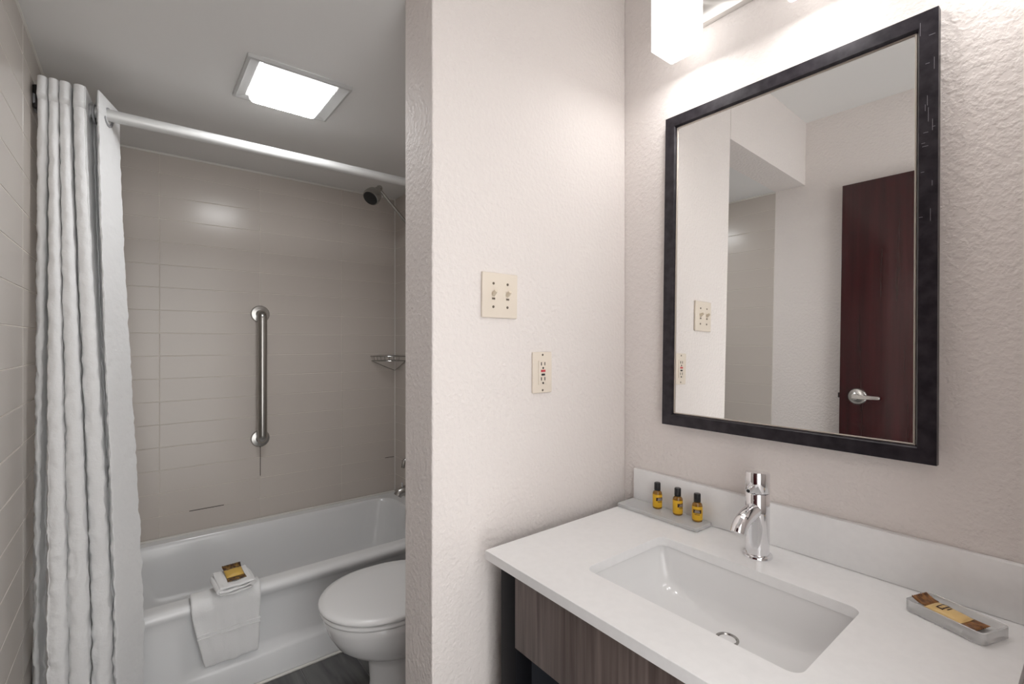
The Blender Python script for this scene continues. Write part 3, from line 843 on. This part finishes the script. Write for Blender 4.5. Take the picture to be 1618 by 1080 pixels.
# ------------------------------------------------------------------ soap dish and soap
DA = math.atan2(-0.109, -0.039) + PI   # long axis direction
ds = thing('soap_dish', 'clear acrylic soap dish near the end of the countertop', 'soap dish', (1.158, 0.178, CT + 0.0008), (0, 0, DA - PI / 2), local=True)
bm = nb()
hx, hy, hz, t = 0.037, 0.060, 0.021, 0.0035
loft(bm, [rr(-hx + .002, hx - .002, -hy + .002, hy - .002, 0.008, 0.0), rr(-hx, hx, -hy, hy, 0.009, 0.002), rr(-hx, hx, -hy, hy, 0.009, hz), rr(-hx + t, hx - t, -hy + t, hy - t, 0.007, hz),
          rr(-hx + t, hx - t, -hy + t, hy - t, 0.007, 0.008), rr(-hx + t + .003, hx - t - .003, -hy + t + .003, hy - t - .003, 0.006, 0.006)], True, True)
part('dish', bm, 'acrylic', ds, True, 40)
packet('wrapped_soap', 'cream wrapped soap with brown ends inside the clear dish', (1.162, 0.186, CT + 0.014), (0.05, 0.0, DA - PI / 2), 0.040, 0.098, 0.006, 'cream', 'foil', 0.020,
       [(-0.012, 0.013, 0.004, 0.015, 'brown'), (-0.009, 0.010, 0.0065, 0.0125, 'cream'), (-0.006, 0.007, -0.001, 0.001, 'brown')], 0.007)

# ------------------------------------------------------------------ mirror
MY0, MY1, MZ0, MZ1, FW = 0.215, 0.834, 1.057, 1.967, 0.034
TILT = math.radians(1.2)
mi = thing('wall_mirror', 'wall mirror in a dark cross-hatched frame above the faucet', 'mirror', (1.2375, (MY0 + MY1) / 2, MZ0), (0, TILT, 0.003), local=True)
mi.location.x = 1.2375 - 0.5 * (MZ1 - MZ0) * math.sin(TILT)
HWD, HT = (MY1 - MY0) / 2, MZ1 - MZ0
# four mitred rails; local x: 0 = front of frame, + towards wall
def rail(pa, pb, qa, qb):
    """outer edge a-b, inner edge qa-qb (y,z)"""
    bm = nb()
    sec = [(0.018, 0.0), (0.003, 0.0), (0.0, 0.004), (0.0, 0.88), (0.004, 0.96), (0.010, 1.0), (0.018, 1.0)]
    def pt(o, i, f): return (o[0] + (i[0] - o[0]) * f, o[1] + (i[1] - o[1]) * f)
    A = [Vector((d, *pt(pa, qa, f))) for d, f in sec]
    B = [Vector((d, *pt(pb, qb, f))) for d, f in sec]
    loft(bm, [A, B], True, True)
    return bm
o_ = [(-HWD, 0), (HWD, 0), (HWD, HT), (-HWD, HT)]
i_ = [(-HWD + FW, FW), (HWD - FW, FW), (HWD - FW, HT - FW), (-HWD + FW, HT - FW)]
for k in range(4):
    q = (k + 1) % 4
    part('frame_rail', rail(o_[k], o_[q], i_[k], i_[q]), 'frame', mi, True, 30)
bm = nb(); box(bm, 0.0095, 0.0135, -HWD + FW - 0.004, HWD - FW + 0.004, FW - 0.004, HT - FW + 0.004)
part('mirror_glass', bm, 'mirror', mi, False)
for k in range(4):
    q = (k + 1) % 4
    def ins_(p, d): return (p[0] - math.copysign(d, p[0]), p[1] + (d if p[1] < HT / 2 else -d))
    a, b = ins_(i_[k], 0.0018), ins_(i_[q], 0.0018)
    bm = nb(); tube(bm, [(0.0085, *a), (0.0085, *b)], 0.0022, 6)
    part('bead', bm, 'bead', mi)
rng = random.Random(11)
for k in range(16):
    # worn pale nicks of the cross-hatched finish on the rail by the free end
    yy = -HWD + rng.uniform(0.004, FW - 0.006)
    zz = rng.uniform(0.5, 0.95) * HT
    bm = nb()
    if k % 2: box(bm, -0.0003, 0.0002, yy, yy + rng.uniform(0.004, 0.010), zz, zz + 0.0007)
    else: box(bm, -0.0003, 0.0002, yy, yy + 0.0006, zz, zz + rng.uniform(0.01, 0.03))
    part('scratch', bm, 'scratch', mi, False)

# ------------------------------------------------------------------ vanity light: three square frosted shades
vl = thing('vanity_light', 'three-shade lit vanity light on the wall above the mirror', 'wall light', (XR, 0.42, 2.19))
bm = nb(); box(bm, XR - 0.022, XR, 0.09, 0.745, 2.192, 2.30, 0.003)
part('backplate', bm, 'nickel', vl)
for yc in (0.735, 0.420, 0.105):
    bm = nb(); tube(bm, [(XR - 0.02, yc, 2.275), (1.165, yc, 2.275), (1.153, yc, 2.270), (1.150, yc, 2.25)], 0.008, 12)
    part('arm', bm, 'nickel', vl)
    bm = nb()
    loft(bm, [rr(1.106, 1.194, yc - 0.044, yc + 0.044, 0.004, 2.245), rr(1.101, 1.199, yc - 0.049, yc + 0.049, 0.005, 2.24), rr(1.101, 1.199, yc - 0.049, yc + 0.049, 0.005, 2.092), rr(1.103, 1.197, yc - 0.047, yc + 0.047, 0.004, 2.090), rr(1.106, 1.194, yc - 0.044, yc + 0.044, 0.004, 2.0905)], True, False)
    gs = part('shade', bm, 'shade', vl, True, 30)
    bm = nb()
    loft(bm, [rr(1.1062, 1.1938, yc - 0.0438, yc + 0.0438, 0.004, 2.0925), rr(1.1062, 1.1938, yc - 0.0438, yc + 0.0438, 0.004, 2.0915)], True, True)
    part('shade_opening', bm, 'shade_end', gs, True, 30)

# ------------------------------------------------------------------ open entry door lying along the left wall
dr = thing('door', 'dark mahogany door standing open along the left wall', 'door', (-0.217, 0.375, 0))
DX0, DX1, DY0, DY1 = -0.239, -0.195, -0.060, 0.815
bm = nb(); box(bm, DX0, DX1, DY0, DY1, 0.008, 2.124, 0.0015)
part('leaf', bm, 'door', dr)
hz_, hy_ = 1.103, 0.741
bm = nb(); lathe(bm, [(0.038, 0.0), (0.038, 0.004), (0.034, 0.009), (0.020, 0.011), (0.017, 0.014), (0.013, 0.016), (0.013, 0.036), (0, 0.036)], 36, axis_mtx((DX1, hy_, hz_), (1, 0, 0)))
ro = part('rose', bm, 'nickel', dr, label='satin nickel round rose')
bm = nb()
sec = []
for (yy, hh, xx) in ((hy_ + 0.016, 0.010, 0.040), (hy_ + 0.012, 0.011, 0.044), (hy_ - 0.02, 0.0105, 0.045), (hy_ - 0.06, 0.0095, 0.045), (hy_ - 0.088, 0.0085, 0.043), (hy_ - 0.094, 0.006, 0.040)):
    sec.append([Vector((DX1 + xx - 0.012, yy, hz_ - hh)), Vector((DX1 + xx, yy, hz_ - hh * 0.8)), Vector((DX1 + xx, yy, hz_ + hh * 0.8)), Vector((DX1 + xx - 0.012, yy, hz_ + hh))])
loft(bm, sec, True, True)
part('lever', bm, 'nickel', ro, True, 35)
bm = nb(); box(bm, DX0 + 0.010, DX1 - 0.010, DY1 - 0.0005, DY1 + 0.0015, hz_ - 0.028, hz_ + 0.028)
part('latch_plate', bm, 'nickel', dr, False)
bm = nb(); box(bm, DX0 + 0.014, DX1 - 0.014, DY1, DY1 + 0.011, hz_ - 0.012, hz_ + 0.012, 0.002)
part('latch_bolt', bm, 'dark_steel', dr)
for zz in (0.25, 1.06, 1.88):
    bm = nb(); tube(bm, [(DX1 + 0.004, DY0 - 0.006, zz - 0.05), (DX1 + 0.004, DY0 - 0.006, zz + 0.05)], 0.006, 12)
    part('hinge', bm, 'nickel', dr)
